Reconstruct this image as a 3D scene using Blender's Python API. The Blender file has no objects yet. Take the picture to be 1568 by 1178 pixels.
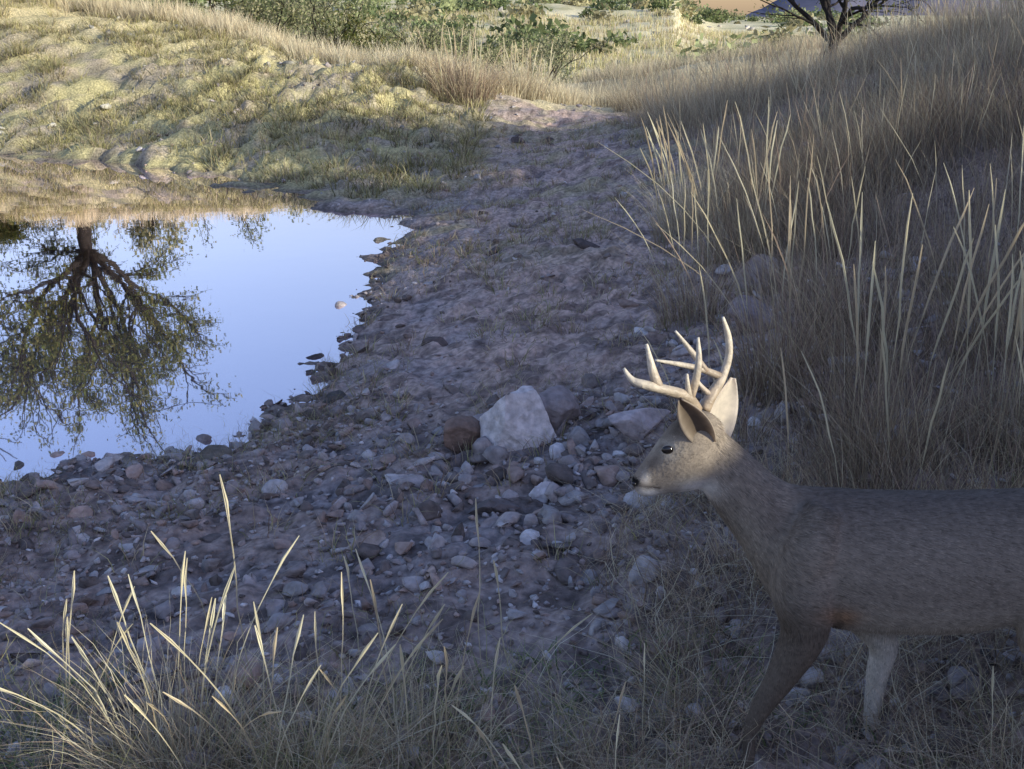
import bpy, bmesh, math, numpy as np
from mathutils import Vector
R=np.random.default_rng(7)
scene=bpy.context.scene
# ------------------------------------------------------------------ camera numbers
CZ=1.65; TH=math.radians(19.2); CT,ST=math.cos(TH),math.sin(TH); FP=1607.0
def pt(u,v,Y):
    """profile measurement -> world point on the upright plane y=Y"""
    dx=(u-784)/FP; dy=(v-589)/FP
    t=Y/(CT-dy*ST)
    return np.array([t*dx,Y,CZ+t*(-ST-dy*CT)])
# ------------------------------------------------------------------ noise
def _h(ix,iy,s):
    n=(ix*374761393+iy*668265263+s*974634777)&0xffffffff
    n=((n^(n>>13))*1274126177)&0xffffffff
    return ((n^(n>>16))&0xffff)/65535.0
def vn(x,y,s=0):
    x=np.asarray(x,float);y=np.asarray(y,float)
    ix=np.floor(x).astype(np.int64);iy=np.floor(y).astype(np.int64)
    fx=x-ix;fy=y-iy;fx=fx*fx*(3-2*fx);fy=fy*fy*(3-2*fy)
    a=_h(ix,iy,s);b=_h(ix+1,iy,s);c=_h(ix,iy+1,s);d=_h(ix+1,iy+1,s)
    return (a+(b-a)*fx)*(1-fy)+(c+(d-c)*fx)*fy
def fbm(x,y,s=0,o=4):
    r=0;a=1;t=0
    for i in range(o):
        r=r+a*(vn(x,y,s+i)-.5);t+=a;a*=.5;x,y=x*1.7+y*1.1+1.7,y*1.7-x*1.1-3.1
    return r/t*2
def sst(a,b,x):
    t=np.clip((x-a)/(b-a),0,1);return t*t*(3-2*t)
# ------------------------------------------------------------------ terrain height
W=-.45
SH=[(-3.6,4.25),(-2.44,4.55),(-1.95,4.8),(-1.55,5.08),(-1.36,5.7),(-1.23,6.4),(-1.2,7.3),(-1.18,8.26),(-1.2,9.3),(-1.2,10.35),(-1.08,11.1),(-1.6,12.0),(-2.3,12.9),(-3.1,13.75),(-4.56,15.3),(-6.4,16.6),(-8.47,17.6),(-11,18.6),(-14,19.6),(-19,20),(-22,15),(-20,9),(-13,5.5),(-8,4.4),(-5,4.1)]
CP=[(x,y,W) for x,y in SH]
CP+=[(-4,8,-.95),(-8,12,-1.3),(-3,11,-.8),(-2.3,7,-.75),(-12,14,-1.4),(-4,5.5,-.75),(-16,13,-1.2),(-10,8,-1.1),(-6,14,-.85),
(0,0,.0),(0,1.5,-.1),(-1,1.5,-.13),(-2,2.5,-.25),(-3,3,-.3),(-1,3,-.22),(0,3,-.14),(.9,2.2,-.12),(1.46,3.4,.06),(1.17,4.35,.06),(0,4.35,-.17),(-.7,5,-.31),
(0,7.3,-.2),(-.6,7.3,-.31),(.93,6.7,-.07),(0,12,-.25),(-.6,10,-.33),(1.4,10.4,.0),(1.4,15.8,.08),(0,16,-.12),(1.12,21.6,.0),(-2,16,.02),(-3.5,18.5,.35),(-5.5,18.5,.1),(-9,21,.55),(-14,23,.9),
(3,4,.6),(3,8,.55),(3,12,.55),(3.2,16,.3),(5,10,1.3),(5,14,1.2),(5,18,.55),(5.75,16,1.15),(7,16,1.4),(7,20,.9),(10,20,.8),(10,15,1.4),(10,10,2.3),(10,4,3.35),(10,-1,4.05),(10,-5,4.15),(10,-10,4.1),
(6,4,1.8),(6,0,1.9),(6,-5,1.9),(6,8,1.65),(3,0,.62),(1.5,0,.12),(3,-5,.6),(14,-6,3.6),(14,0,3.3),(14,8,1.9),(14,16,1.1),(20,0,2.2),(20,12,1.2),(24,24,.7),(16,26,.8),
(4,24,-.1),(8,26,.6),(1,26,-.4),(-.2,23.5,.1),(4,29,.2),(8,30,.9),(0,29,-.3),(-.4,20.5,.3),
(-2.3,20.8,.69),(-5.3,23,1.06),(-7.8,24.8,1.5),(-12.2,26.6,2.0),(-18,28,2.2),(-25,28,2.3),(-3,25,.2),(-7,29,.9),(-14,33,1.5),(-26,20,1),(-25,8,.5),(-10,2.5,.1),(-6,2,-.05),(-20,0,.5),(-8,-6,.2),(0,-6,.2),(-4,36,-.6),(6,38,-.3),(20,38,.6),(-25,38,1)]
CP=np.array(CP,float)
def _phi(r2): return .5*r2*np.log(r2+1e-9)
n=len(CP);D2=((CP[:,None,:2]-CP[None,:,:2])**2).sum(2)
A=np.zeros((n+3,n+3));A[:n,:n]=_phi(D2)+np.eye(n)*.02
A[:n,n]=1;A[:n,n+1:]=CP[:,:2];A[n,:n]=1;A[n+1:,:n]=CP[:,:2].T
SW=np.linalg.solve(A,np.concatenate([CP[:,2],[0,0,0]]))
def Hs(x,y):
    x=np.asarray(x,float);y=np.asarray(y,float);sh=x.shape;x=x.ravel();y=y.ravel()
    out=np.zeros(len(x));r=np.hypot(x,y-8)
    near=r<50;xn=x[near];yn=y[near];o=SW[n]+SW[n+1]*xn+SW[n+2]*yn
    for i in range(n): o=o+SW[i]*_phi((xn-CP[i,0])**2+(yn-CP[i,1])**2)
    out[near]=o
    a=x/np.maximum(y,1)
    top=np.where(a<.15,1,1-sst(.13,.19,a))
    rise=(.0355*top+.0155*(1-top))*np.clip(y-45,0,215)
    far=-1.1+rise+(fbm(x/45,y/60,5)*2.0*sst(60,120,y)+fbm(x/7,y/9,6)*.5)*(.35+.65*top)
    far=far-sst(270,520,y)*8*1.0
    far=np.where(y<30,.8+fbm(x/50,y/50,9)*2,far)
    k=sst(32,48,r)
    out=out*(1-k)+far*k
    return out.reshape(sh)
def H(x,y):
    x=np.asarray(x,float);y=np.asarray(y,float)
    z=Hs(x,y)
    d=np.hypot(x,y)
    nr=1-sst(26,45,d)
    z=z+nr*(.04*fbm(x*1.3,y*1.3,11,3)+.05*fbm(x*4.3,y*4.3,21,3))
    near=1-sst(9,18,d)
    z=z+near*.03*fbm(x*14,y*14,31,2)
    # hoof-print sized dimples along the trail
    tr=np.exp(-((x-.15-.04*y)/.9)**2)*sst(4.5,6,y)*(1-sst(12,18,y))
    z=z-tr*.04*sst(.6,.78,vn(x*6.5,y*6.5,131))
    bank=sst(12.5,15.5,y-.35*(x+3))*(1-sst(27,32,y))*(1-sst(-2,1,x))
    bank2=sst(9,13,y)*(1-sst(20,24,y))*(1-sst(1,3,x))
    z=z+bank*(.16*fbm(x*.7,y*1.5,41,3)+.19*fbm(x*3.1,y*4.6,44,3))+bank2*.12*fbm(x*1.5,y*2.8,51,3)
    return z
# ------------------------------------------------------------------ helpers
def mk(name,V,F,mat=None,col=None,smooth=False,parent=None,origin=None):
    V=np.asarray(V,np.float32)
    if origin is not None: V=V-np.asarray(origin,np.float32)
    if not isinstance(F,list):F=[F]
    F=[np.asarray(f,np.int32) for f in F if len(f)]
    me=bpy.data.meshes.new(name)
    me.vertices.add(len(V));me.vertices.foreach_set('co',V.ravel())
    nl=sum(f.size for f in F);nf=sum(len(f) for f in F)
    me.loops.add(nl);me.polygons.add(nf)
    me.loops.foreach_set('vertex_index',np.concatenate([f.ravel() for f in F]))
    ls=[];s=0
    for f in F:
        ls.append(s+np.arange(len(f))*f.shape[1]);s+=f.size
    me.polygons.foreach_set('loop_start',np.concatenate(ls).astype(np.int32))
    me.update(calc_edges=True);me.validate()
    if smooth: me.polygons.foreach_set('use_smooth',np.ones(len(me.polygons),bool))
    if col is not None:
        at=me.color_attributes.new('Col','FLOAT_COLOR','POINT')
        c=np.ones((len(V),4),np.float32);c[:,:3]=col;at.data.foreach_set('color',c.ravel())
    if mat: me.materials.append(mat)
    ob=bpy.data.objects.new(name,me);scene.collection.objects.link(ob)
    if parent: ob.parent=parent
    elif origin is not None: ob.location=tuple(float(a) for a in origin)
    return ob
def mat(name,rough=.8,trans=0,nscale=30,namt=.25,bump=0,bscale=60,col=None,spec=.3):
    m=bpy.data.materials.new(name);m.use_nodes=True;nt=m.node_tree;N=nt.nodes;L=nt.links
    b=N['Principled BSDF'];b.inputs['Roughness'].default_value=rough;b.inputs['Specular IOR Level'].default_value=spec
    if col is None:
        a=N.new('ShaderNodeAttribute');a.attribute_name='Col';c=a.outputs['Color']
    else:
        a=N.new('ShaderNodeRGB');a.outputs[0].default_value=(*col,1);c=a.outputs[0]
    tc=N.new('ShaderNodeTexCoord')
    nz=N.new('ShaderNodeTexNoise');nz.inputs['Scale'].default_value=nscale;nz.inputs['Detail'].default_value=5
    L.new(tc.outputs['Object'],nz.inputs['Vector'])
    mr=N.new('ShaderNodeMapRange');mr.inputs['From Min'].default_value=.3;mr.inputs['From Max'].default_value=.7
    mr.inputs['To Min'].default_value=1-namt;mr.inputs['To Max'].default_value=1+namt
    L.new(nz.outputs['Fac'],mr.inputs['Value'])
    mx=N.new('ShaderNodeVectorMath');mx.operation='SCALE';L.new(c,mx.inputs[0]);L.new(mr.outputs[0],mx.inputs['Scale'])
    L.new(mx.outputs[0],b.inputs['Base Color'])
    if bump:
        n2=N.new('ShaderNodeTexNoise');n2.inputs['Scale'].default_value=bscale;n2.inputs['Detail'].default_value=6
        L.new(tc.outputs['Object'],n2.inputs['Vector'])
        bp=N.new('ShaderNodeBump');bp.inputs['Strength'].default_value=bump;bp.inputs['Distance'].default_value=.02
        L.new(n2.outputs['Fac'],bp.inputs['Height']);L.new(bp.outputs[0],b.inputs['Normal'])
    if trans:
        t=N.new('ShaderNodeBsdfTranslucent');L.new(mx.outputs[0],t.inputs['Color'])
        ms=N.new('ShaderNodeMixShader');ms.inputs[0].default_value=trans
        L.new(b.outputs[0],ms.inputs[1]);L.new(t.outputs[0],ms.inputs[2]);L.new(ms.outputs[0],N['Material Output'].inputs[0])
    return m
M_ground=mat('ground_soil',.95,0,28,.42,1.0,38,spec=.1)
M_rock=mat('stone',.85,0,25,.3,.7,40,spec=.2)
M_grass=mat('dry_grass',.6,.3,8,.15,spec=.25)
M_leaf=mat('leaves',.6,.4,3,.2,spec=.2)
M_bark=mat('bark',.9,0,12,.35,.8,20,col=(.022,.018,.016))
M_far=mat('far_shrub',.8,.2,.5,.3,spec=.1)
# ------------------------------------------------------------------ ground sheet
def axis(fine,step,g,mx):
    a=[0.];s=step
    while a[-1]<mx:
        if a[-1]>fine: s*=g
        a.append(a[-1]+s)
    return np.array(a)
ax=axis(4.5,.028,1.04,1500);xs=np.concatenate([-ax[:0:-1],ax])
ys=[1.];
while ys[-1]<2500: ys.append(ys[-1]+max(.026,.026+(ys[-1]-6)*.0085))
ay=axis(.1,.1,1.14,600)
ys=np.concatenate([1-ay[:0:-1],np.array(ys)])
X,Y=np.meshgrid(xs,ys);Z=H(X,Y)
nx,ny=len(xs),len(ys)
V=np.stack([X.ravel(),Y.ravel(),Z.ravel()],1)
I=(np.arange(ny-1)[:,None]*nx+np.arange(nx-1)[None]).ravel()
F=np.stack([I,I+1,I+nx+1,I+nx],1)
x,y,z=V.T
def edge_x(y): return np.interp(y,[0,2,3,4.35,6.7,10.4,15.8,20,24],[1.2,1.0,.9,1.05,1.3,1.5,1.75,1.9,1.5])
dirt=np.array([.42,.34,.30]);pink=np.array([.60,.44,.36]);grey=np.array([.37,.33,.325]);straw=np.array([.70,.60,.35]);olive=np.array([.58,.51,.25]);mud=np.array([.14,.12,.1])
nA=fbm(x*.7,y*.7,61,4)*.5+.5
nB=fbm(x*3,y*3,71,3)*.5+.5
nC=fbm(x*11,y*11,75,2)*.5+.5
track=np.exp(-((x-.15-.04*y)/.9)**2)*sst(4,6,y)
C=dirt+(pink-dirt)*np.clip(nA*.6+track*.7,0,1)[:,None]
C=C+(grey-C)*(sst(.5,.7,nB)*.7*(1-.6*track))[:,None]
C=C*(1-.5*sst(.46,.68,nC)*(y<25))[:,None]
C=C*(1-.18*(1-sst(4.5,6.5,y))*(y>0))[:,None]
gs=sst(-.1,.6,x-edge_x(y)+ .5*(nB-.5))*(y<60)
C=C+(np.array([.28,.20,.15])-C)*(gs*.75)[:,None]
bank=sst(12,14.5,y+.3*(-x-3)*-1)*(1-sst(-2.,.5,x))
nD=fbm(x*1.6,y*2.6,77,3)*.5+.5
C=C+(olive-C)*(bank*(.35+.6*sst(.38,.55,nD)))[:,None]
C=C+(olive*.8-C)*(sst(7,10,y)*(y<22)*(1-bank)*sst(.5,.65,nD)*.45)[:,None]
bm=sst(19,22,y+.35*(x+2)*1.0)*(y<200)*sst(18.5,20.5,y)
C=C+(straw-C)*(bm*.85)[:,None]
farm=sst(40,60,y)
nf=fbm(x/16,y/22,81,4)*.5+.5;nf2=fbm(x/2.5,y/4,83,3)*.5+.5
fc=np.array([.82,.73,.47])+(np.array([.52,.48,.26])-np.array([.82,.73,.47]))*np.clip(sst(.45,.65,nf)*.6+sst(.5,.62,nf2)*.6,0,1)[:,None]
C=C+(fc-C)*farm[:,None]
inp=(x<0)&(y<22)&(y>3)
wet=(1-sst(W-.02,W+.05,z))*inp
C=C+(mud-C)*wet[:,None]
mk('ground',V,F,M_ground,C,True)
# water
wx=np.linspace(-26,-.85,60);wy=np.linspace(3.6,21.5,60);gx,gy=np.meshgrid(wx,wy)
I=(np.arange(59)[:,None]*60+np.arange(59)[None]).ravel()
mw=bpy.data.materials.new('pond_water');mw.use_nodes=True;N=mw.node_tree.nodes;L=mw.node_tree.links
b=N['Principled BSDF'];b.inputs['Base Color'].default_value=(.06,.05,.08,1);b.inputs['Roughness'].default_value=.3
gl=N.new('ShaderNodeBsdfGlossy');gl.inputs['Roughness'].default_value=.015;gl.inputs['Color'].default_value=(1,.92,1,1)
fr=N.new('ShaderNodeFresnel');fr.inputs['IOR'].default_value=1.33
mr=N.new('ShaderNodeMapRange');mr.inputs['From Min'].default_value=0;mr.inputs['From Max'].default_value=.3;mr.inputs['To Min'].default_value=.62;mr.inputs['To Max'].default_value=.98
L.new(fr.outputs[0],mr.inputs['Value'])
ms=N.new('ShaderNodeMixShader');L.new(mr.outputs[0],ms.inputs[0]);L.new(b.outputs[0],ms.inputs[1]);L.new(gl.outputs[0],ms.inputs[2]);L.new(ms.outputs[0],N['Material Output'].inputs[0])
tc=N.new('ShaderNodeTexCoord');nz=N.new('ShaderNodeTexNoise');nz.inputs['Scale'].default_value=3.;nz.inputs['Detail'].default_value=2;L.new(tc.outputs['Object'],nz.inputs['Vector'])
bp=N.new('ShaderNodeBump');bp.inputs['Strength'].default_value=.014;bp.inputs['Distance'].default_value=.04;L.new(nz.outputs['Fac'],bp.inputs['Height']);L.new(bp.outputs[0],gl.inputs['Normal']);L.new(bp.outputs[0],fr.inputs['Normal'])
mk('pond_water',np.stack([gx.ravel(),gy.ravel(),np.full(3600,W)],1),np.stack([I,I+1,I+61,I+60],1),mw,None,True)
# ------------------------------------------------------------------ rocks
def ico(s):
    bm=bmesh.new();bmesh.ops.create_icosphere(bm,subdivisions=s,radius=1)
    v=np.array([a.co[:] for a in bm.verts]);f=np.array([[q.index for q in a.verts] for a in bm.faces]);bm.free();return v,f
ICO={s:ico(s) for s in (1,2,3,4,5)}
def rockshape(rng,s,cuts=7,k0=.25,k1=.62):
    v,f=ICO[s];v=v.copy()
    for i in range(cuts):
        d=rng.normal(size=3);d/=np.linalg.norm(d);k=rng.uniform(k0,k1)
        o=v@d;m=o>k;v[m]-=(o[m]-k)[:,None]*d
    if s<3: v*=1+.04*rng.normal(size=(len(v),1))
    return v*1.2
def rots(rng,N):
    q=rng.normal(size=(N,4));q/=np.linalg.norm(q,axis=1)[:,None];w,x,y,z=q.T
    return np.stack([1-2*(y*y+z*z),2*(x*y-z*w),2*(x*z+y*w),2*(x*y+z*w),1-2*(x*x+z*z),2*(y*z-x*w),2*(x*z-y*w),2*(y*z+x*w),1-2*(x*x+y*y)],1).reshape(N,3,3)
def gravel(name,px,py,size,sub,rng,pal,sink=.25):
    N=len(px);pz=H(px,py);protos=[rockshape(rng,sub)*rng.uniform(.65,1.6,3) for _ in range(22)];f=ICO[sub][1];nv=len(protos[0])
    idx=rng.integers(0,22,N);P=np.array(protos)[idx]
    P=P*rng.uniform(.6,1.15,(N,1,3));P=np.einsum('nij,nkj->nki',rots(rng,N),P)
    P[:,:,2]*=.72
    P=P*size[:,None,None];P[:,:,0]+=px[:,None];P[:,:,1]+=py[:,None];P[:,:,2]+=(pz+size*sink)[:,None]
    FF=(f[None]+(np.arange(N)*nv)[:,None,None]).reshape(-1,3)
    c=pal(rng,N);c=np.repeat(c,nv,0)
    return mk(name,P.reshape(-1,3),FF,M_rock,c)
def pal(rng,N):
    base=np.array([[.42,.36,.34],[.50,.45,.43],[.66,.61,.59],[.22,.18,.16],[.42,.31,.26]])
    return base[rng.choice(5,N,p=[.33,.23,.08,.2,.16])]*rng.uniform(.65,1.2,(N,1))
def dens(x,y):  # rubble density
    d=sst(.25,.65,vn(x*1.1,y*1.1,91)*.6+vn(x*3,y*3,92)*.4)
    track=np.exp(-((x-.15-.04*y)/.7)**2)*sst(4.6,5.6,y)
    return np.clip(.3+.7*d-.8*track,0.03,1)*(.15+.85*(1-sst(4.5,6.5,y)))
def scatter(N,x0,x1,y0,y1,fn,rng):
    x=rng.uniform(x0,x1,N);y=rng.uniform(y0,y1,N);k=rng.uniform(0,1,N)<fn(x,y)
    x,y=x[k],y[k];z=Hs(x,y);k=z>W-.06;return x[k],y[k]
gx_,gy_=scatter(24000,-4,3,1.3,9,dens,R);gravel('gravel',gx_,gy_,R.uniform(.006,.019,len(gx_)),1,R,pal)
gx_,gy_=scatter(7200,-3.6,2.4,1.6,8,dens,R);gravel('stones',gx_,gy_,.014+.04*R.uniform(0,1,len(gx_))**2.4,2,R,pal,.25)
gx_,gy_=scatter(1500,-6,3,7,22,lambda x,y:.6+0*x,R);gravel('stones',gx_,gy_,.016+.05*R.uniform(0,1,len(gx_))**3,2,R,pal,.1)
def palb(rng,N): return np.array([.48,.45,.37])*rng.uniform(.5,1.15,(N,1))
gx_,gy_=scatter(700,-17,-1,13,26,lambda x,y:sst(.4,.6,vn(x*.6,y*.6,95)),R);k=Hs(gx_,gy_)>W+.05;gx_,gy_=gx_[k],gy_[k];gravel('bank_stones',gx_,gy_,.03+.09*R.uniform(0,1,len(gx_))**2.5,2,R,palb,.1)
nq=150;qx=R.normal(.25,.36,nq);qy=R.normal(4.02,.27,nq);gravel('rubble',qx,qy,.02+.045*R.uniform(0,1,nq)**1.9,2,R,pal,.25)
nq=220;ti=R.uniform(0,9,nq);shp=np.array(SH[:11]);qx=np.interp(ti,np.arange(11),shp[:,0])+R.normal(.05,.1,nq);qy=np.interp(ti,np.arange(11),shp[:,1])+R.normal(0,.1,nq)
gravel('shore_stones',qx,qy,.01+.03*R.uniform(0,1,nq)**2.8,2,R,lambda r,N:np.array([.15,.12,.11])*r.uniform(.6,1.6,(N,1)),.1)
def boulder(name,x,y,sc,seed,col,rz=0,sink=.3,cuts=9,shape=None):
    rng=np.random.default_rng(seed)
    v=shape(ICO[5][0].copy()) if shape is not None else rockshape(rng,5,cuts,.38,.72)/1.15
    v=v*np.array(sc)
    c,s=math.cos(rz),math.sin(rz);v=v@np.array([[c,s,0],[-s,c,0],[0,0,1]])
    m=min(sc);q=v/m
    v=v+((fbm(q[:,0]*2+seed+q[:,2],q[:,1]*2+q[:,2]*1.7,seed)*.09+fbm(q[:,0]*7+q[:,2]*3,q[:,1]*7+q[:,2]*6,seed+9)*.04)*m)[:,None]*v/np.linalg.norm(v,axis=1)[:,None]
    z=float(H(x,y));o=(x,y,z+sc[2]*sink)
    return mk(name,v+np.array(o),ICO[5][1],M_rock,np.tile(np.array(col),(len(v),1)),False,None,o)
def wedge(v):
    for d,k in [((-.85,-.5,.3),.66),((.45,-.8,.4),.5),((.85,.1,.4),.72),((-.55,.3,.75),.66),((.15,-.2,1),.84),((-.1,-1,-.1),.66),((.2,.9,.4),.6),((-1,0,0),.8)]:
        d=np.array(d);d=d/np.linalg.norm(d);o=v@d;m=o>k;v[m]-=(o[m]-k)[:,None]*d
    return v
boulder('boulder',.02,4.42,(.20,.18,.215),3,(.74,.67,.64),.1,.3,7,wedge)
boulder('rock',-.24,4.45,(.13,.1,.12),5,(.26,.18,.14),.6,.35)
boulder('rock',.19,4.55,(.15,.12,.14),8,(.33,.28,.27),1.2,.35)
boulder('rock',.12,3.85,(.065,.055,.06),11,(.68,.62,.62),0,.4)
boulder('rock',.56,4.25,(.17,.12,.08),12,(.54,.46,.45),.2,.35)
boulder('rock',-.06,3.75,(.12,.08,.06),13,(.18,.15,.14),.2,.3)
boulder('rock',-.55,3.5,(.12,.09,.06),23,(.42,.35,.31),.4,.15)
boulder('rock',1.3,5.4,(.15,.13,.14),14,(.34,.28,.27),.2,.3)
boulder('rock',1.55,6.4,(.18,.15,.15),15,(.4,.34,.32),.5,.3)
boulder('rock',1.0,2.65,(.13,.1,.08),18,(.42,.38,.37),.5,.3)
boulder('rock',-1.02,5.6,(.08,.06,.05),19,(.12,.11,.1),.5,.3)
boulder('rock',-1.3,6.6,(.08,.07,.055),20,(.09,.08,.08),.5,.3)
boulder('rock',-1.5,4.75,(.13,.08,.06),21,(.18,.16,.13),.5,.3)
for i,(bx_,by_) in enumerate([(.1,15.6),(.55,16.2),(-.3,11),(.6,8.6),(-.15,8.9),(.35,10.2),(-.5,6.5),(-.1,16.1)]):
    boulder('rock',bx_,by_,(.13,.09,.06),50+i,(.14,.11,.1),i,.25)
# ------------------------------------------------------------------ grass
def ribbons(name,B,h,lean,w,col,segs=4,head=0,wob=.0,rng=R,droop=.35,dark=.6):
    N=len(B);t=np.linspace(0,1,segs+1)
    Ln=np.hypot(lean[:,0],lean[:,1])
    P=np.zeros((N,segs+1,3))
    P[:,:,2]=h[:,None]*t*(1-droop*np.minimum(Ln,1.6)[:,None]*t)
    P[:,:,:2]=(lean*h[:,None])[:,None,:]*(t**1.7)[None,:,None]
    if wob: P[:,:,:2]+=np.cumsum(rng.normal(size=(N,segs+1,2)),1)*wob*h[:,None,None]*(t>0)[None,:,None]
    P+=B[:,None,:]
    if head: pr=np.where(t<head,.34,np.where(t>.97,.3,1.0))
    else: pr=(1-t)**.7*.9+.1
    outV=[];outF=[];outC=[];off=0
    ang=rng.uniform(0,np.pi,N)
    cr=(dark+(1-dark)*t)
    for q in range(2 if head else 1):
        a=ang+q*np.pi/2;s=np.stack([np.cos(a),np.sin(a),0*a],1)
        wv=(w[:,None]*pr[None])[:,:,None]*s[:,None,:]*.5
        VV=np.stack([P-wv,P+wv],2).reshape(-1,3)
        k=(np.arange(N)*(segs+1)*2)[:,None]+(np.arange(segs)*2)[None]
        k=k.ravel()+off;outF.append(np.stack([k,k+1,k+3,k+2],1));outV.append(VV);off+=len(VV)
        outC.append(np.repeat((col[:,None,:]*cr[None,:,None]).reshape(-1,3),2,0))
    return mk(name,np.concatenate(outV),np.concatenate(outF),M_grass,np.concatenate(outC))
def cols(N,pal_,rng=R,v=.25):
    p=np.array(pal_);a=rng.integers(0,len(p),N);return p[a]*rng.uniform(1-v,1+v,(N,1))
STRAW=[(.70,.58,.37),(.62,.50,.32),(.78,.68,.46),(.48,.36,.24)]
BROWN=[(.50,.37,.27),(.40,.285,.20),(.60,.46,.34),(.30,.22,.16)]
PALE=[(.87,.79,.57),(.80,.71,.50),(.72,.60,.42),(.62,.48,.35)]
OLIV=[(.46,.45,.19),(.52,.49,.23),(.60,.55,.29),(.30,.32,.13)]
BANK=[(.72,.65,.29),(.80,.72,.38),(.62,.57,.24),(.36,.35,.15)]
def clumped(cx,cy,per,r,rng=R):
    N=len(cx)*per;a=rng.uniform(0,2*np.pi,N);rr=r*np.sqrt(rng.uniform(0,1,N))
    ox=np.cos(a)*rr;oy=np.sin(a)*rr
    x=np.repeat(cx,per)+ox;y=np.repeat(cy,per)+oy
    return x,y,np.stack([ox,oy],1)/r
def base(x,y,s=.01): return np.stack([x,y,H(x,y)-s],1)
def hillmask(x,y): return sst(0,.6,x-edge_x(y)+.6*(vn(x*1.3,y*1.3,101)-.5))*(.3+.7*sst(.3,.6,vn(x*.9,y*.9,103)))
def hg(N,x0,x1,y0,y1,per,r,h0,h1,w,palette,seed):
    rng=np.random.default_rng(seed)
    cx=rng.uniform(x0,x1,N);cy=rng.uniform(y0,y1,N);k=rng.uniform(0,1,N)<hillmask(cx,cy);cx,cy=cx[k],cy[k]
    x,y,o=clumped(cx,cy,per,r,rng);M=len(x)
    hs=np.repeat(rng.uniform(h0,h1,len(cx)),per)*rng.uniform(.4,1.1,M)
    lean=o*.45+rng.normal(0,.18,(M,2))+np.array([-.14,-.02])
    d=np.hypot(x,y)
    return base(x,y),hs,lean,w*(.6+d*.055),cols(M,palette,rng)*np.repeat(rng.uniform(.6,1.2,len(cx)),per)[:,None]
for nm,a in [('hillside_grass',(1600,.9,5.5,2.9,9,44,.15,.25,.75,.0031,STRAW+BROWN,1)),
             ('hillside_grass',(1900,1.2,9,8,23,44,.2,.3,.8,.0032,PALE+STRAW+BROWN[:1],2)),
             ('field_grass',(900,2,14,22,36,30,.3,.4,.7,.004,PALE,3))]:
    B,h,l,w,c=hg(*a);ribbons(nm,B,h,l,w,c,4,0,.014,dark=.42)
rng=np.random.default_rng(5);N=2800
x=rng.uniform(1,9,N);y=rng.uniform(3.2,22,N);k=rng.uniform(0,1,N)<hillmask(x,y)*.9*sst(3,8,y);x,y=x[k],y[k];M=len(x)
ribbons('seed_stalks',base(x,y),rng.uniform(.55,1.0,M),rng.normal(0,.16,(M,2))+[-.1,0],.0045*(.7+np.hypot(x,y)*.06),cols(M,PALE,rng,.15),6,.55,.006,rng)
def tussock(name,cx,cy,nb,r,h0,h1,palette,ns=0,sh=(.8,1.0),seed=1,w=.004,lean0=(0,0),spread=.45,wob=.014,sw=.0065,sspread=.16,hd=.5):
    rng=np.random.default_rng(seed)
    x,y,o=clumped(np.array([cx]),np.array([cy]),nb,r,rng);M=len(x)
    em=bpy.data.objects.new(name,None);scene.collection.objects.link(em)
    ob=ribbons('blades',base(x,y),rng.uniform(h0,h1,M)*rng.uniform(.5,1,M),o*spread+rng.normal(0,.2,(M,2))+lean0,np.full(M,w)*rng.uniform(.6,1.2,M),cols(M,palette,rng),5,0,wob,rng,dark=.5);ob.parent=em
    if ns:
        x,y,o=clumped(np.array([cx]),np.array([cy]),ns,r,rng)
        ob=ribbons('seed_stalks',base(x,y),rng.uniform(*sh,ns),o*sspread+rng.normal(0,.09,(ns,2))+lean0,np.full(ns,sw),cols(ns,[(.88,.81,.58),(.82,.73,.50),(.74,.62,.42)],rng,.12),9,hd,.004,rng);ob.parent=em
tussock('grass_tussock',1.17,4.45,420,.16,.4,.95,BROWN+STRAW[:2],9,(.9,1.15),1,.0035,(-.08,0),.4)
tussock('grass_tussock',1.45,3.7,420,.2,.25,.6,STRAW+BROWN,14,(.8,1.15),2,.0032,(.02,0),.5,sw=.0095)
tussock('grass_tussock',1.85,3.6,420,.2,.25,.6,STRAW+BROWN,16,(.75,1.12),3,.0032,(.03,0),.5,sw=.0095)
tussock('grass_tussock',1.15,3.2,380,.24,.2,.5,STRAW+BROWN,3,(.6,.8),4,.003,(-.1,0),.7)
tussock('grass_tussock',1.05,5.9,350,.2,.35,.75,STRAW+BROWN,7,(.8,1.0),5,.004,(-.15,0),.5)
tussock('grass_tussock',1.5,7.0,400,.25,.4,.8,STRAW,12,(.9,1.15),6,.0045,(-.1,0),.45,sw=.01)
tussock('grass_tussock',1.35,8.2,400,.25,.4,.8,PALE,14,(.8,1.1),7,.005,(-.1,0),.45,sw=.012)
tussock('grass_tussock',.55,9.0,160,.3,.1,.3,STRAW+OLIV,0,seed=8,w=.005,spread=.8)
tussock('grass_tussock',1.7,2.9,320,.25,.2,.42,STRAW+OLIV,4,(.5,.7),9,.003)
tussock('grass_tussock',.7,2.95,340,.22,.14,.38,STRAW+BROWN,0,seed=10,w=.003,spread=1.,lean0=(-.1,0),wob=.03)
tussock('grass_tussock',.95,3.45,340,.24,.2,.46,STRAW+BROWN,2,(.5,.7),seed=20,w=.003,spread=.8,lean0=(-.12,0),wob=.03)
tussock('grass_tussock',.85,4.0,300,.2,.2,.5,BROWN+STRAW,3,(.6,.8),seed=27,w=.0034,spread=.6,lean0=(-.15,0),wob=.02)
tussock('grass_tussock',1.0,2.9,300,.22,.2,.42,STRAW+BROWN,0,seed=28,w=.003,spread=.8,lean0=(-.1,0),wob=.03)
tussock('grass_tussock',.55,2.45,300,.2,.14,.36,STRAW+BROWN,0,seed=13,w=.003,spread=1.,lean0=(-.1,0),wob=.03)
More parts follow.
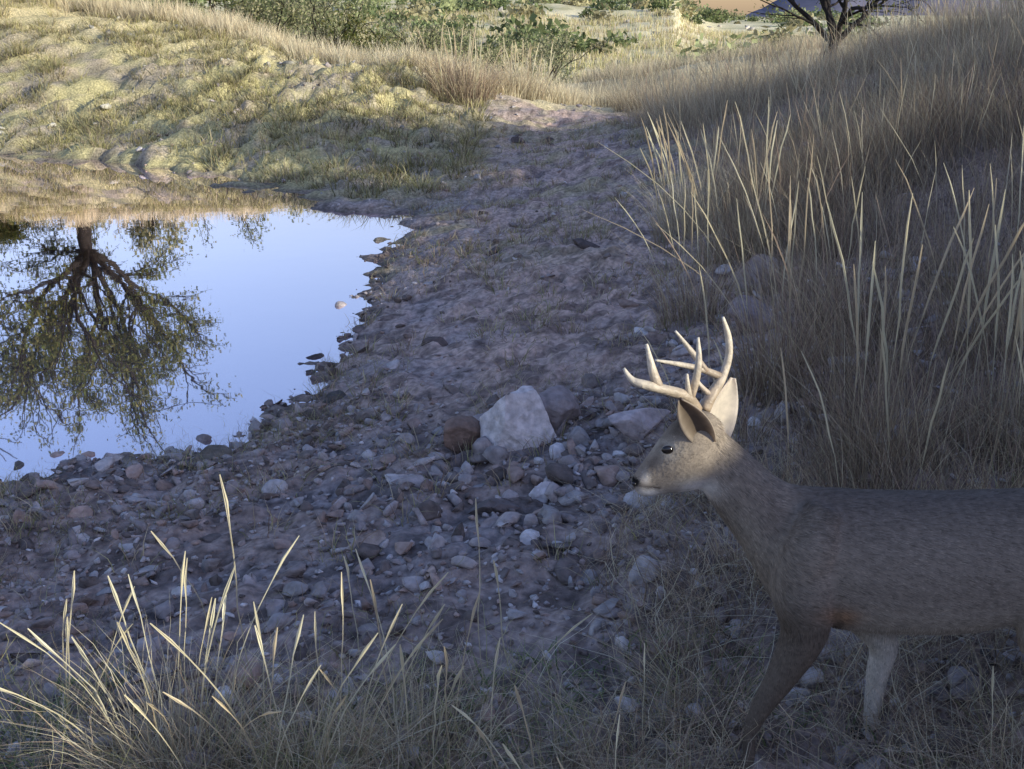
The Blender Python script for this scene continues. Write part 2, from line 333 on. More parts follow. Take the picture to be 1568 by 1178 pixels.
tussock('grass_tussock',1.35,1.95,300,.25,.1,.34,STRAW+OLIV,3,(.35,.5),16,.0026,(0,0),.9,wob=.03,hd=.86)
tussock('grass_tussock',.35,1.95,300,.22,.12,.34,STRAW+BROWN,3,(.35,.5),17,.0028,(0,0),.9,wob=.03,hd=.86)
tussock('grass_tussock',.95,1.85,260,.2,.1,.26,STRAW+OLIV,0,(.35,.45),19,.0026,(0,0),.9,wob=.03,hd=.86)
tussock('grass_tussock',2.1,4.4,350,.2,.3,.7,BROWN+STRAW,7,(.7,1.0),14,.0035,(-.05,0),.5)
tussock('grass_tussock',2.6,4.6,350,.2,.3,.7,BROWN+STRAW,8,(.7,1.05),15,.0035,(-.05,0),.5,sw=.009)
tussock('grass_tussock',1.6,4.9,380,.25,.35,.8,BROWN+STRAW,6,(.8,1.0),18,.0035,(-.1,0),.5)
rng=np.random.default_rng(12)
bs=np.array([[1.15,4.3],[1.1,4.2],[1.25,4.1],[.95,4.6],[1.2,5.2],[1.3,4.9]]);le=np.array([[-.75,.1],[-.5,.1],[-.3,-.1],[-.35,.1],[-.6,0],[-.3,0]])
ribbons('leaning_stems',base(bs[:,0],bs[:,1]),np.array([1.15,1.0,1.0,.9,1.3,1.2]),le,np.full(6,.007),cols(6,PALE,rng,.1),8,.6,.002,rng)
FT=dict(sw=.0095,sspread=.45,wob=.03,hd=.86)
tussock('foreground_tussock',-.84,2.2,560,.17,.18,.52,STRAW+PALE,15,(.45,.68),21,.0032,(.05,0),.7,**FT)
tussock('foreground_tussock',-.5,2.15,360,.16,.12,.42,STRAW+PALE,11,(.4,.6),22,.0032,(.08,0),.8,**FT)
tussock('foreground_tussock',-.2,2.2,340,.17,.1,.38,STRAW+PALE,9,(.38,.62),23,.003,(.1,0),.9,**FT)
tussock('foreground_tussock',-1.25,2.35,240,.17,.08,.3,OLIV+STRAW,5,(.28,.5),24,.0026,(-.05,0),.9,**FT)
tussock('foreground_tussock',-.65,2.0,300,.2,.1,.38,OLIV+STRAW,5,(.35,.5),25,.003,(0,0),.9,**FT)
tussock('foreground_tussock',.12,2.1,280,.15,.1,.32,BROWN+STRAW,5,(.33,.5),26,.0028,(0,0),.9,**FT)
bs=np.array([[-.72,2.5],[-.62,2.25],[-.42,2.2],[-.38,2.12],[-.08,2.45],[-.45,2.7],[-.9,2.75],[-.06,2.15],[-.95,2.15],[-.3,2.3],[-1.3,2.6],[.0,2.6]]);le=np.array([[-.03,0],[0,0],[.03,0],[.22,.0],[-.05,.1],[-.1,0],[-.3,0],[.05,0],[-.4,0],[.3,0],[.1,0],[-.1,0]])
ribbons('foreground_stalks',base(bs[:,0],bs[:,1]),np.array([.72,.48,.55,.55,.62,.4,.5,.45,.5,.45,.35,.4]),le,np.full(12,.0095),cols(12,PALE[:2],rng,.1),9,.86,.008,rng)
def tangle(name,N,x0,x1,y0,y1,h0,h1,palette,seed,fn,w=.0028,sp=.75):
    rng=np.random.default_rng(seed);x=rng.uniform(x0,x1,N);y=rng.uniform(y0,y1,N);k=rng.uniform(0,1,N)<fn(x,y);x,y=x[k],y[k];M=len(x)
    ribbons(name,base(x,y,.004),rng.uniform(h0,h1,M),rng.normal(0,sp,(M,2)),np.full(M,w)*rng.uniform(.6,1.3,M),cols(M,palette,rng,.3),5,0,.06,rng,.45)
tangle('tangled_grass',18000,.1,2.8,1.5,3.8,.1,.36,STRAW+PALE+BROWN,31,lambda x,y:sst(.15,.6,x-.05*(y-2)+.5*(vn(x*2.5,y*2.5,7)-.5))*sst(.2,.55,vn(x*4,y*4,8)),.003)
tangle('tangled_grass',12000,-2.2,.5,1.5,2.8,.05,.28,OLIV+STRAW+PALE,32,lambda x,y:(1-sst(2.25,2.8,y))*sst(.2,.55,vn(x*4,y*4,9)))
tangle('tangled_grass',8000,-3.2,1.,2.4,5.5,.03,.13,BROWN+STRAW+OLIV,33,lambda x,y:sst(.42,.7,vn(x*2,y*2,19)))
tangle('low_weeds',7500,-1.6,2.6,1.4,2.7,.03,.1,[(.20,.27,.11),(.30,.36,.16)],34,lambda x,y:sst(.4,.63,vn(x*3,y*3,29)),.006)
tangle('shore_grass',11000,-3.6,-.6,3.8,6.5,.03,.14,OLIV+BROWN,35,lambda x,y:(Hs(x,y)>W+.0)*(Hs(x,y)<W+.15)*sst(.25,.55,vn(x*3,y*3,59)))
tangle('trail_grass',12000,-1.2,2.0,5.5,18,.03,.12,OLIV+STRAW+BROWN,36,lambda x,y:sst(.42,.68,vn(x*1.5,y*1.1,39)),.006)
rng=np.random.default_rng(43);N=300;cx=rng.uniform(-3,1.8,N);cy=rng.uniform(3,17,N);k=Hs(cx,cy)>W+.03;cx,cy=cx[k],cy[k];x,y,o=clumped(cx,cy,26,.09,rng);M=len(x)
ribbons('trail_tufts',base(x,y),rng.uniform(.04,.16,M),o*.8+rng.normal(0,.3,(M,2)),.0028+.0005*y,cols(M,STRAW+OLIV+BROWN,rng),4,0,.03,rng)
rng=np.random.default_rng(41);N=5600
cx=rng.uniform(-18,-.5,N);cy=rng.uniform(12.5,27,N);k=(rng.uniform(0,1,N)<.12+.88*sst(.3,.6,vn(cx*1.1,cy*1.7,49)))&(Hs(cx,cy)>W+.04);cx,cy=cx[k],cy[k]
x,y,o=clumped(cx,cy,26,.2,rng);M=len(x)
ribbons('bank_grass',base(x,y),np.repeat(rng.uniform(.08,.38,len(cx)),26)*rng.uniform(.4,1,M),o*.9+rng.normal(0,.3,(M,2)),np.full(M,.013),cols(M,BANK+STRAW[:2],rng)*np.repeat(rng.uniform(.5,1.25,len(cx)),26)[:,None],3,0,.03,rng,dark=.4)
N=1000;tt=rng.uniform(0,1,N);bx=np.interp(tt,[0,.12,.3,.5,.75,1],[1.6,-.4,-2.3,-5.3,-7.8,-13]);by=np.interp(tt,[0,.12,.3,.5,.75,1],[22.5,20.8,21,23.2,25,27]);
cx=bx+rng.normal(0,.35,N);cy=by+np.abs(rng.normal(0,1.1,N));x,y,o=clumped(cx,cy,30,.18,rng);M=len(x)
ribbons('berm_grass',base(x,y),np.repeat(rng.uniform(.2,.75,N),30)*rng.uniform(.5,1,M),o*.4+rng.normal(0,.15,(M,2)),np.full(M,.012),cols(M,PALE[:3],rng)*1.05,4,0,.015,rng,dark=.7)
tussock('grass_tussock',-.9,19.6,900,.6,.5,1.0,STRAW+BROWN,20,(.9,1.2),55,.012,spread=.5,sw=.02)
tussock('grass_tussock',.2,21.5,700,.5,.5,1.2,PALE,14,(1.,1.3),56,.012,spread=.4,sw=.02)
# ------------------------------------------------------------------ trees and shrubs
def tube_arrays(pts,rad,ns=6):
    pts=np.asarray(pts,float);rad=np.asarray(rad,float);m=len(pts)
    T=np.gradient(pts,axis=0);T/=np.linalg.norm(T,axis=1)[:,None]+1e-9
    ref=np.array([.13,.97,.2]);
    if abs(T[0]@ref)>.9: ref=np.array([1.,0,0])
    U=np.cross(T,ref);U/=np.linalg.norm(U,axis=1)[:,None]+1e-9;Wv=np.cross(T,U)
    a=np.arange(ns)/ns*2*np.pi
    V=pts[:,None]+rad[:,None,None]*(np.cos(a)[None,:,None]*U[:,None]+np.sin(a)[None,:,None]*Wv[:,None])
    i=np.arange(m-1)[:,None]*ns+np.arange(ns)[None];j=np.arange(m-1)[:,None]*ns+(np.arange(ns)+1)[None]%ns
    F=np.stack([i.ravel(),j.ravel(),(j+ns).ravel(),(i+ns).ravel()],1)
    return V.reshape(-1,3),F
def tree(name,x,y,trunk,r0,L0,levels,kids,leaves,lsize,palette,seed,stems=1,up=.25,spreadang=.75,ratio=.68,z=None,droop=0.,gap=.36,limbs=6,thin=.45):
    rng=np.random.default_rng(seed);o=np.array([x,y,float(H(x,y))-.05 if z is None else z]);VS=[];FS=[];off=0;tips=[]
    def add(P,rd,ns):
        nonlocal off
        v,f=tube_arrays(P,rd,ns);VS.append(v);FS.append(f+off);off+=len(v)
    def grow(p,d,L,r,lv):
        m=6;P=[p];dd=d.copy()
        for i in range(m-1):
            dd=dd+rng.normal(0,.14,3)+np.array([0,0,(up if lv<levels-1 else -droop)*.12]);dd/=np.linalg.norm(dd);P.append(P[-1]+dd*L/(m-1))
        rd=np.linspace(r,r*.55,m);add(P,rd,7 if lv<2 else 4)
        if lv>=levels-2: tips.extend([(P[k],lv) for k in range(1,m)])
        if lv==levels: return
        for k in range(kids[lv]):
            f=1.0 if k==0 else rng.uniform(.35,1);i=min(int(f*(m-1)),m-1);q=P[i]
            ax_=rng.normal(size=3);ax_-=ax_@dd*dd;ax_/=np.linalg.norm(ax_)
            an=spreadang*rng.uniform(.5,1.2)*(.5 if k==0 else 1)
            nd=dd*math.cos(an)+ax_*math.sin(an);nd[2]+=up*.3;nd/=np.linalg.norm(nd)
            grow(q,nd,L*ratio*rng.uniform(.75,1.2),r*(.62 if k==0 else thin),lv+1)
    if stems==1:
        P=[o];d=np.array([.06,0,1.])
        for i in range(4): d=d+rng.normal(0,.06,3);P.append(P[-1]+d/np.linalg.norm(d)*trunk/4)
        add(P,np.linspace(r0*1.25,r0*.95,5),9)
        for k in range(limbs):
            a=k/limbs*2*np.pi+rng.uniform(-.3,.3);e=rng.uniform(.3,1.2)
            grow(P[-1]-np.array([0,0,.1]),np.array([math.cos(a)*math.cos(e),math.sin(a)*math.cos(e),math.sin(e)]),L0*rng.uniform(.8,1.15),r0*.55,0)
    else:
        for k in range(stems):
            a=rng.uniform(0,2*np.pi);e=rng.uniform(.5,1.3)
            grow(o+np.array([rng.normal(0,.1),rng.normal(0,.1),0]),np.array([math.cos(a)*math.cos(e),math.sin(a)*math.cos(e),math.sin(e)]),L0*rng.uniform(.7,1.2),r0,0)
    em=bpy.data.objects.new(name,None);em.location=tuple(o);scene.collection.objects.link(em)
    mk('branches',np.concatenate(VS),np.concatenate(FS),M_bark,None,True,em,o)
    if leaves:
        T=np.array([t[0] for t in tips]);i=rng.integers(0,len(T),leaves)
        wgt=vn(T[:,0]*.9+seed,T[:,2]*.9+T[:,1]*.5,seed);keep=wgt[i]>gap;i=i[keep];c=T[i]+rng.normal(0,lsize*2.2,(len(i),3))
        a=rng.normal(size=(len(i),3));a/=np.linalg.norm(a,axis=1)[:,None];b_=np.cross(a,rng.normal(size=(len(i),3)));b_/=np.linalg.norm(b_,axis=1)[:,None]
        s=lsize*rng.uniform(.5,1.2,(len(i),1));a=a*s;b_=b_*s*.45
        VV=np.stack([c-a,c+b_,c+a,c-b_],1).reshape(-1,3);FF=np.arange(len(VV)).reshape(-1,4)
        mk('foliage',VV,FF,M_leaf,np.repeat(cols(len(i),palette,rng,.3),4,0),False,em,o)
    return em
MES=[(.12,.15,.04),(.16,.17,.05),(.08,.10,.03),(.19,.18,.06)]
GREY=[(.36,.36,.20),(.28,.30,.15),(.46,.43,.27),(.19,.22,.11)]
tree('mesquite_tree',-11.3,27.6,1.4,.17,2.5,4,[3,3,3,3,0],38000,.055,MES,61,1,.12,.66,.75,droop=.5,gap=.3,limbs=9,thin=.6)
tree('mesquite_tree',-17.5,28.5,1.8,.2,2.6,3,[4,3,4,0],16000,.07,MES,62,1,.15,.65,.74,droop=.6,gap=.35,thin=.55)
tree('mesquite_tree',6.9,24.0,.9,.13,1.4,3,[3,3,3,0],900,.05,MES,63,1,.2,.7,.75)
# trees further up the right hill whose long morning shadows fall over the trail and far bank
tree('mesquite_tree',12.4,7.6,1.0,.16,1.3,3,[3,3,3,0],8000,.09,MES,64,1,.2,.7,.74)
tree('mesquite_tree',12.6,4.2,.9,.16,1.5,3,[3,3,3,0],15000,.09,MES,66,1,.2,.7,.74,gap=.2)  # unseen tree, added dense to throw dappled shade over the trail
sp=[(-15,30,1.2),(-12.5,31,1.3),(-9.5,28.5,1.1),(-8.2,31,1.3),(-6.3,28,1.),(-5.2,31,1.3),(-3.8,27.5,.9),(-2.4,31,1.1),(-.8,33,1.1),(-10.8,33.5,1.4),(-6.8,35,1.5),(-3,37,1.4),(-13.8,28.2,.8),(-4.6,26.2,.7),(1,36,1.1),(-17,32,1.4)]
for i,(sx,sy,s) in enumerate(sp):
    tree('mesquite_shrub',sx,sy,0,.04*s,.85*s,3,[3,3,3,0],3800,.055,GREY if i%3 else MES,70+i,5,.2,.7,.72)
# ------------------------------------------------------------------ distant shrubs
rng=np.random.default_rng(77);N=620
dy_=48+207*rng.uniform(0,1,N)**.8;dx_=dy_*rng.uniform(-.5,.33,N);s=rng.uniform(.4,2.0,N)**1.2
k=vn(dx_/14,dy_/18,3)>.38;dx_,dy_,s=dx_[k],dy_[k],s[k];N=len(s);q=220
c=rng.normal(size=(N,q,3));c/=np.linalg.norm(c,axis=2)[:,:,None]
lump=1+.35*np.sin(c[:,:,0:1]*5+s[:,None,None]*9)*np.cos(c[:,:,1:2]*4+s[:,None,None]*7)
c=c*lump*rng.uniform(.3,1.1,(N,q,1));c[:,:,2]=np.abs(c[:,:,2])*.85
c=c*s[:,None,None]*np.array([1.15,1.15,1.05]);c[:,:,0]+=dx_[:,None];c[:,:,1]+=dy_[:,None];c[:,:,2]+=H(dx_,dy_)[:,None]
c=c.reshape(-1,3);sz=np.repeat(.05+.05*s,q)[:,None];a=rng.normal(size=c.shape)*sz;b_=rng.normal(size=c.shape)*sz
VV=np.stack([c-a,c+b_,c+a,c-b_],1).reshape(-1,3)
mk('distant_shrubs',VV,np.arange(len(VV)).reshape(-1,4),M_far,np.repeat(np.repeat(cols(N,[(.19,.23,.11),(.25,.28,.14),(.16,.20,.09),(.36,.33,.19)],rng,.2),q,0)*rng.uniform(.7,1.3,(N*q,1)),4,0))
rng=np.random.default_rng(78);N=2600;fy=48+60*rng.uniform(0,1,N);fx=fy*rng.uniform(-.2,.3,N);x,y,o=clumped(fx,fy,14,.5,rng);M=len(x)
ribbons('far_slope_grass',base(x,y),rng.uniform(.25,.7,M),o*.4,np.full(M,.05),cols(M,PALE+BANK,rng),2,0,.02,rng)
N=200;fy=rng.uniform(55,250,N);fx=fy*rng.uniform(-.3,.3,N);gravel('hillside_rocks',fx,fy,rng.uniform(.15,.5,N),2,rng,lambda r,n:np.array([.5,.46,.4])*r.uniform(.7,1.1,(n,1)),0)
# mountain
mx_=np.linspace(150,1900,90);rows=[]
prof=np.interp(mx_,[150,500,560,640,700,800,1000,1400,1900],[0,0,22,75,105,90,150,170,120])+fbm(mx_/60,mx_*0,15,4)*14*(mx_>520)
for j,(yy,f) in enumerate([(2300,0),(2360,.35),(2420,.7),(2500,1),(2650,.6),(2900,0)]):
    rows.append(np.stack([mx_,yy+fbm(mx_/50,mx_*0+j,25)*40,-14+(prof+14)*f+fbm(mx_/30,mx_*0+j*3,26)*6*f],1))
VV=np.concatenate(rows);I=(np.arange(5)[:,None]*90+np.arange(89)[None]).ravel()
mk('mountain',VV,np.stack([I,I+1,I+91,I+90],1),mat('mountain_rock',.95,0,.02,.2,col=(.13,.13,.18)),None,True)
# ------------------------------------------------------------------ deer
YD=2.19
def cr(P,n):
    P=np.asarray(P,float);m=len(P);t=np.linspace(0,m-1,n);i=np.clip(t.astype(int),0,m-2);f=(t-i)[:,None]
    p0=P[np.clip(i-1,0,m-1)];p1=P[i];p2=P[i+1];p3=P[np.clip(i+2,0,m-1)]
    return .5*((2*p1)+(-p0+p2)*f+(2*p0-5*p1+4*p2-p3)*f*f+(-p0+3*p1-3*p2+p3)*f**3)
def loft(secs,n,ns=28,Yc=YD,egg=0.):
    S=[]
    for s in secs:
        yc=Yc+(s[5] if len(s)>5 else 0)
        a=pt(s[0],s[1],yc);b_=pt(s[2],s[3],yc);S.append(np.concatenate([a,b_,[s[4]]]))
    S=cr(S,n);ang=np.arange(ns)/ns*2*np.pi;V=[]
    for s in S:
        a,b_,w=s[:3],s[3:6],s[6];c=(a+b_)/2;h=(a-b_)/2
        ww=w*(1-egg*np.cos(ang))
        V.append(c+np.cos(ang)[:,None]*h+np.sin(ang)[:,None]*ww[:,None]*np.array([0,1,0]))
    m=n;V=np.concatenate(V);i=(np.arange(m-1)[:,None]*ns+np.arange(ns)).ravel();j=(np.arange(m-1)[:,None]*ns+(np.arange(ns)+1)%ns).ravel()
    F=[[a,b_,c_,d] for a,b_,c_,d in zip(i,j,j+ns,i+ns)]
    c0=V[:ns].mean(0);c1=V[-ns:].mean(0);V=np.concatenate([V,[c0,c1]]);k=len(V)-2
    T=[[ (q+1)%ns,q,k] for q in range(ns)]+[[ (m-1)*ns+q,(m-1)*ns+(q+1)%ns,k+1] for q in range(ns)]
    return V,F,T
def limb(P,rad,n=24,ns=14,fl=1.0):
    Q=cr(np.concatenate([np.array(P),np.array(rad)[:,None]],1),n);V,F=tube_arrays(Q[:,:3],np.maximum(Q[:,3],.001),ns)
    c0=Q[0,:3];c1=Q[-1,:3];V=np.concatenate([V,[c0,c1]]);k=len(V)-2
    T=[[ (q+1)%ns,q,k] for q in range(ns)]+[[ (n-1)*ns+q,(n-1)*ns+(q+1)%ns,k+1] for q in range(ns)]
    return V,F.tolist(),T
parts=[]
parts.append(loft([(1872,820,1872,900,.03),(1850,775,1850,960,.10),(1780,755,1785,985,.13),(1690,748,1690,965,.13),(1580,753,1575,945,.122),(1460,757,1460,960,.135),(1350,756,1345,960,.135),(1275,751,1255,950,.12),(1222,746,1190,925,.1),(1192,733,1156,872,.078),(1163,709,1125,822,.062),(1133,682,1092,775,.052),(1108,660,1070,742,.047),(1096,648,1060,725,.04)],90))
# head
parts.append(loft([(1108,650,1102,700,.03),(1088,632,1092,738,.047),(1062,630,1066,748,.055),(1036,644,1044,752,.053),(1014,668,1024,754,.043),(996,692,1006,758,.032),(982,711,993,760,.027),(971,727,981,758,.023),(966,736,973,753,.014)],50,24))
def L(pts,rad,foot,Yo,hoofdx=-14):
    P=[pt(u,v,YD+Yo) for u,v in pts]
    g=pt(foot[0],foot[1],YD+Yo);g[2]=float(H(g[0],g[1]));fet=g+np.array([.015,0,.055]);past=g+np.array([-.008,0,.025]);toe=g+np.array([-.02,0,.0])
    P+= [fet,past,toe];return limb(P,list(rad)+[.016,.014,.018],36,14),toe,g
hooves=[]
for args in [([(1232,840),(1228,905),(1232,965),(1200,1030),(1165,1085),(1148,1125)],[.06,.07,.056,.038,.025,.017],(1135,1180),-.075),
             ([(1290,860),(1320,930),(1352,985),(1344,1030),(1336,1080),(1332,1110)],[.05,.058,.038,.028,.022,.016],(1332,1130),.08),
             ([(1720,830),(1670,900),(1600,985),(1650,1040),(1700,1080),(1690,1120)],[.09,.11,.06,.036,.026,.018],(1680,1180),-.075),
             ([(1740,830),(1740,900),(1720,975),(1770,1020),(1810,1060),(1800,1100)],[.08,.09,.05,.034,.025,.018],(1790,1130),.08)]:
    p,toe,g=L(*args);parts.append(p);hooves.append(g)
parts.append(limb([pt(1860,800,YD),pt(1885,840,YD),pt(1892,900,YD),pt(1885,950,YD)],[.025,.03,.026,.01],14,10))
parts.append(limb([pt(1262,775,YD-.065),pt(1240,830,YD-.082),pt(1222,890,YD-.075),pt(1235,945,YD-.064)],[.035,.06,.062,.05],16,14))
parts.append(limb([pt(1800,790,YD-.06),pt(1700,840,YD-.075),pt(1620,930,YD-.075),pt(1590,985,YD-.07)],[.05,.09,.085,.05],16,14))
VS=[];FS=[];off=0
me=bpy.data.meshes.new('tmp')
for v,f,t in parts:
    VS.append(v);FS+= [[a+off for a in q] for q in f]+[[a+off for a in q] for q in t];off+=len(v)
me.from_pydata(np.concatenate(VS).tolist(),[],FS);me.update()
tmp=bpy.data.objects.new('tmp',me);scene.collection.objects.link(tmp)
rm=tmp.modifiers.new('r','REMESH');rm.mode='VOXEL';rm.voxel_size=.006
sm=tmp.modifiers.new('s','SMOOTH');sm.factor=.5;sm.iterations=10
dg=bpy.context.evaluated_depsgraph_get();ev=tmp.evaluated_get(dg);m2=ev.to_mesh()
nv=len(m2.vertices);DV=np.zeros(nv*3,np.float32);m2.vertices.foreach_get('co',DV);DV=DV.reshape(-1,3).astype(float)
DN=np.zeros(nv*3,np.float32);m2.vertices.foreach_get('normal',DN);DN=DN.reshape(-1,3).astype(float)
DF=np.array([list(p.vertices) for p in m2.polygons if len(p.vertices)==4]);ev.to_mesh_clear();bpy.data.objects.remove(tmp)
def prof_uv(P):
    d=P[:,1]*CT+(CZ-P[:,2])*ST;up=P[:,1]*ST-(CZ-P[:,2])*CT
    return 784+FP*P[:,0]/d,589-FP*up/d
def deercol(P,Nn):
    u,v=prof_uv(P);c=np.tile(np.array([.27,.225,.18]),(len(P),1))
    def bl(m,t):
        nonlocal c;c=c+(np.array(t)-c)*np.clip(m,0,1)[:,None]
    def g(cu,cv,ru,rv,ang=0):
        a=u-cu;b_=v-cv;ca,sa=math.cos(ang),math.sin(ang);return np.exp(-(((a*ca+b_*sa)/ru)**2+((-a*sa+b_*ca)/rv)**2)*1.2)
    body=sst(1190,1260,u)
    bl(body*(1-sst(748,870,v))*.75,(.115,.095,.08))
    bl(sst(910,965,v)*sst(1260,1330,u)*.7,(.48,.41,.33))
    bl(g(1285,945,32,14)*.8,(.48,.26,.13))
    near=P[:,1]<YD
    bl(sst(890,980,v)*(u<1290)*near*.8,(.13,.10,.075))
    bl(sst(965,985,v)*(u>1290)*(u<1400)*.8,(.60,.55,.48))
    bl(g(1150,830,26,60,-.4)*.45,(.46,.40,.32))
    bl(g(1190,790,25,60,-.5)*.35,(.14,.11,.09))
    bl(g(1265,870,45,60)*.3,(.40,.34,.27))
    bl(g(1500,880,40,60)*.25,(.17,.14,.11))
    head=(u<1110)&(v<765)
    bl(head*.35,(.44,.355,.27))
    bl(g(1048,648,36,20,-.6)*head*.9,(.09,.07,.05))
    bl(g(1022,689,23,15)*head*.85,(.74,.65,.52))
    bl(g(1012,684,14,4,-.6)*head*.6,(.12,.09,.07))
    bl(g(1050,700,18,20)*head*.3,(.24,.19,.145))
    bl(g(990,757,28,9)*head*.95,(.88,.84,.78))
    bl(g(1001,706,27,8,-.95)*head*.65,(.14,.105,.08))
    bl(g(1068,752,32,17)*.95,(.88,.84,.78))
    bl(g(989,732,7,11)*head*.7,(.80,.73,.64))
    bl(sst(.55,1,g(969,738,11,10,.3)*1.9)*head,(.012,.011,.011))
    bl(((u<1012)&(u>968))*np.exp(-((v-(743+(u-975)*.13))/2.2)**2)*.85,(.04,.032,.028))
    return c
deer=bpy.data.objects.new('white_tailed_deer',None);scene.collection.objects.link(deer)
DO=np.array([pt(1350,900,YD)[0],YD,float(H(1.0,YD))]);deer.location=tuple(DO)
M_fur=mat('deer_fur',.85,0,60,.14,.15,120,spec=.15)
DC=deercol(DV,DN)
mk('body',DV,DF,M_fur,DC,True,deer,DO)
# fur
rng=np.random.default_rng(3);vis=np.where(DV[:,0]<1.75)[0];NH=130000;i=rng.choice(vis,NH)
p=DV[i]+rng.normal(0,.003,(NH,3));nn=DN[i];p=p-nn*((p-DV[i])*nn).sum(1)[:,None]
u,v=prof_uv(p);flow=np.tile(np.array([1.,0,-.35]),(NH,1));flow[(v>960)]=[.1,0,-1];hd=(u<1095)&(v<765);flow[hd]=[.8,0,.45];nk=(u<1190)&~hd&(v<900);flow[nk]=[.75,0,-.75]
flow=flow-nn*(flow*nn).sum(1)[:,None];flow/=np.linalg.norm(flow,axis=1)[:,None]+1e-6
ln=np.where(hd,.005,.014)*rng.uniform(.6,1.3,NH);ln=np.where(v>985,.007,ln)
d=flow+nn*rng.uniform(.04,.22,(NH,1))+rng.normal(0,.08,(NH,3));tip=p+d*ln[:,None]
sd=np.cross(nn,flow)*np.where(hd,.0004,.0006)[:,None]
VV=np.stack([p-sd,p+sd,tip],1).reshape(-1,3);cc=DC[i]*rng.choice([.6,.82,1.,1.18,1.5],NH,p=[.2,.2,.25,.2,.15])[:,None]
mk('fur',VV,np.arange(len(VV)).reshape(-1,3),M_fur,np.repeat(cc,3,0),False,deer,DO)
# eyes, nostril
M_eye=mat('deer_eye',.08,0,5,0,col=(.008,.006,.005),spec=.8)
ev_,ef=ICO[3]
for yo in (-.0465,.0465):
    c=pt(1022,689,YD+yo);mk('eye',ev_*np.array([.0135,.007,.010])+c,ef,M_eye,None,True,deer,DO)
c=pt(971,741,YD-.015);mk('nostril',ev_*np.array([.006,.004,.004])+c,ef,M_eye,None,True,deer,DO)
# hooves
M_hoof=mat('hoof',.5,0,30,.2,col=(.03,.026,.023))
for g in hooves:
    for s in (-1,1):
        v_=ev_.copy();v_[:,2]=np.clip(v_[:,2],-.5,1);v_=v_*np.array([.03,.012,.02]);v_[:,2]*=1-.3*(v_[:,0]<0)
        mk('hoof',v_+g+np.array([-.022,s*.011,.012]),ef,M_hoof,None,True,deer,DO)
# ears
M_ear=mat('deer_ear',.8,.5,60,.12,spec=.1)
def ear(basep,tip,Wd,face,ccup,c_in,c_edge):
    basep=np.array(basep);tip=np.array(tip);ax_=tip-basep;Ln=np.linalg.norm(ax_);ax_/=Ln
    face=np.array(face,float);face-=face@ax_*ax_;face/=np.linalg.norm(face);side=np.cross(ax_,face)
    m,k=26,15;V=[];C=[]
    for a in np.linspace(0,1,m):
        wd=Wd*max(.04,math.sin(math.pi*(a*.86+.14)**.95))**.7
        for t in np.linspace(-1,1,k):
            V.append(basep+ax_*a*Ln+side*wd*.5*t-face*ccup*(1-t*t)*(1-.6*a)*1.0)
            C.append(np.array(c_in)*(1-abs(t)**3)+np.array(c_edge)*abs(t)**3)
    I=(np.arange(m-1)[:,None]*k+np.arange(k-1)).ravel()
    ob=mk('ear',np.array(V),np.stack([I,I+1,I+k+1,I+k],1),M_ear,np.array(C),True,deer,DO)
    s=ob.modifiers.new('s','SOLIDIFY');s.thickness=.003
ear(pt(1084,682,YD-.045),pt(1042,614,YD-.095),.06,(-.35,-1,.35),.02,(.26,.2,.15),(.55,.46,.37))
ear(pt(1092,692,YD+.03),pt(1124,580,YD+.07),.09,(.6,-1,0),.02,(.88,.79,.66),(.88,.79,.69))  # far ear coloured near-white to stand in for sun shining on it
# antlers
M_ant=mat('antler',.45,0,40,.2,.3,60,spec=.4)
def antler(name,tubes):
    VS=[];FS=[];T_=[];off=0;CC=[]
    for P,r in tubes:
        r=[a*1.08 for a in r]
        v,f,t=limb([pt(a,b_,YD+c) for a,b_,c in P],r,20,10)
        fr_=np.concatenate([np.repeat(np.linspace(0,1,20),10),[0,1]])
        VS.append(v);FS.append(np.array(f)+off);T_.append(np.array(t)+off);off+=len(v)
        CC.append(np.array([.34,.25,.17])*(1-fr_)[:,None]+np.array([.74,.66,.53])*fr_[:,None])
    mk(name,np.concatenate(VS),[np.concatenate(FS),np.concatenate(T_)],M_ant,np.concatenate(CC),True,deer,DO)
antler('antler',[([(1066,628,-.02),(1052,608,-.035),(1022,598,-.06),(990,590,-.075),(968,582,-.07),(955,564,-.06)],[.014,.012,.0105,.0095,.007,.003]),
 ([(1010,596,-.065),(1000,570,-.065),(990,527,-.055)],[.0105,.009,.003]),
 ([(1056,612,-.03),(1066,580,-.035),(1070,550,-.03),(1069,517,-.025)],[.0095,.008,.0065,.0025]),
 ([(1060,618,-.03),(1054,598,-.04),(1052,573,-.045)],[.008,.006,.0025])])
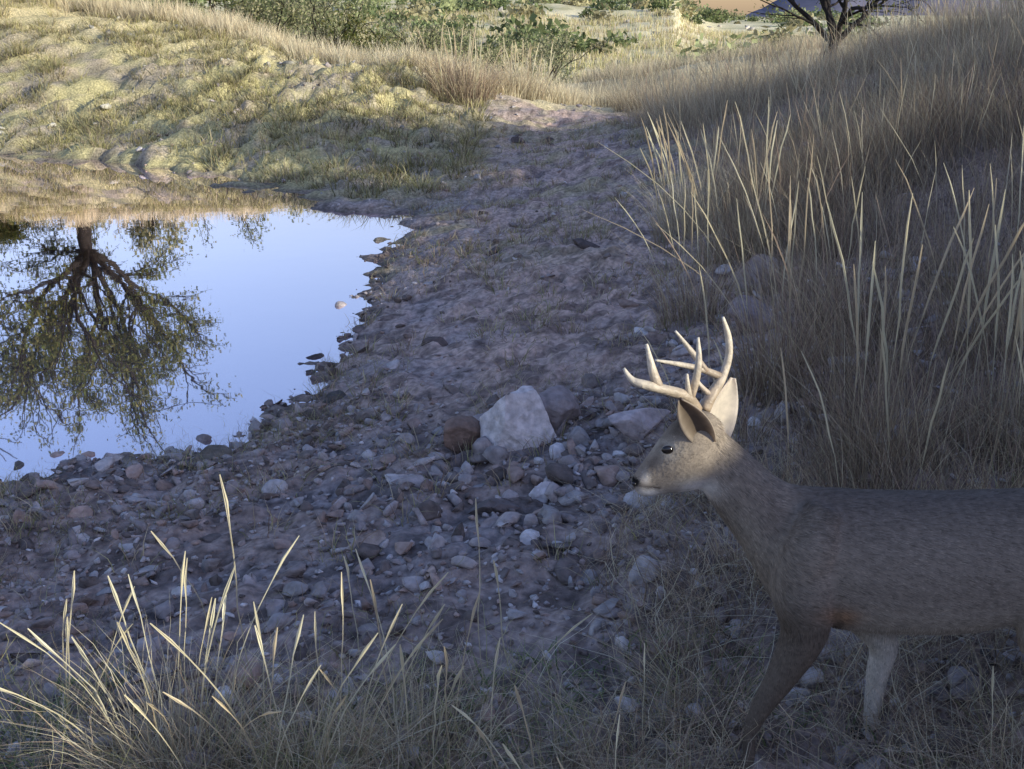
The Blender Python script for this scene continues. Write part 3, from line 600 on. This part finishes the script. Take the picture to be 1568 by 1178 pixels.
antler('antler',[([(1078,628,.02),(1090,604,.035),(1106,578,.07),(1116,545,.085),(1115,515,.085),(1107,486,.075)],[.014,.012,.0095,.008,.007,.003]),
 ([(1106,578,.07),(1075,566,.065),(1040,558,.055),(1003,552,.045)],[.009,.007,.0055,.0025]),
 ([(1082,569,.065),(1060,540,.07),(1034,507,.07)],[.007,.0065,.0025]),
 ([(1088,606,.03),(1072,590,.03),(1062,572,.025)],[.007,.005,.002])])
# ------------------------------------------------------------------ light
EL,AZ=math.radians(18),math.radians(121)
# unseen boulder added on the right hill to block sun from the deer
k_=6.3;ox_=.5+k_;oy_=YD+k_*math.cos(AZ)/math.sin(AZ);zt=.78+k_*math.tan(EL)/math.sin(AZ);zo=float(H(ox_,oy_+.55))
boulder('deer_shade_blocker',ox_,oy_+.55,(.75,.95,max(.3,(zt-zo)/.85)),44,(.3,.27,.25),0,.2,6)
s=Vector((math.sin(AZ)*math.cos(EL),math.cos(AZ)*math.cos(EL),math.sin(EL)))
ld=bpy.data.lights.new('sun','SUN');ld.energy=5;ld.angle=math.radians(.5);ld.color=(1,.96,.78)
lo=bpy.data.objects.new('sun',ld);lo.rotation_euler=(-s).to_track_quat('-Z','Y').to_euler();lo.location=(10,-3,8);scene.collection.objects.link(lo)
w=bpy.data.worlds.new('World');scene.world=w;w.use_nodes=True;N=w.node_tree.nodes;LK=w.node_tree.links
st=N.new('ShaderNodeTexSky');st.sky_type='NISHITA';st.sun_disc=False;st.sun_elevation=EL;st.sun_rotation=AZ;st.altitude=0;st.air_density=1.5;st.dust_density=.8;st.ozone_density=3.
# camera white balance (cool, slightly violet trail-camera rendering of the sky light)
tint=N.new('ShaderNodeVectorMath');tint.operation='MULTIPLY';tint.inputs[1].default_value=(1.3,1.18,1.5)
LK.new(st.outputs[0],tint.inputs[0]);LK.new(tint.outputs[0],N['Background'].inputs[0]);N['Background'].inputs[1].default_value=.15
scene.view_settings.view_transform='Standard';scene.view_settings.look='None'
cd=bpy.data.cameras.new('camera');cd.sensor_width=36;cd.lens=36*FP/1568;cd.clip_start=.05;cd.clip_end=6000
co=bpy.data.objects.new('camera',cd);co.location=(0,0,CZ);co.rotation_euler=(math.radians(90)-TH,0,0);scene.collection.objects.link(co);scene.camera=co
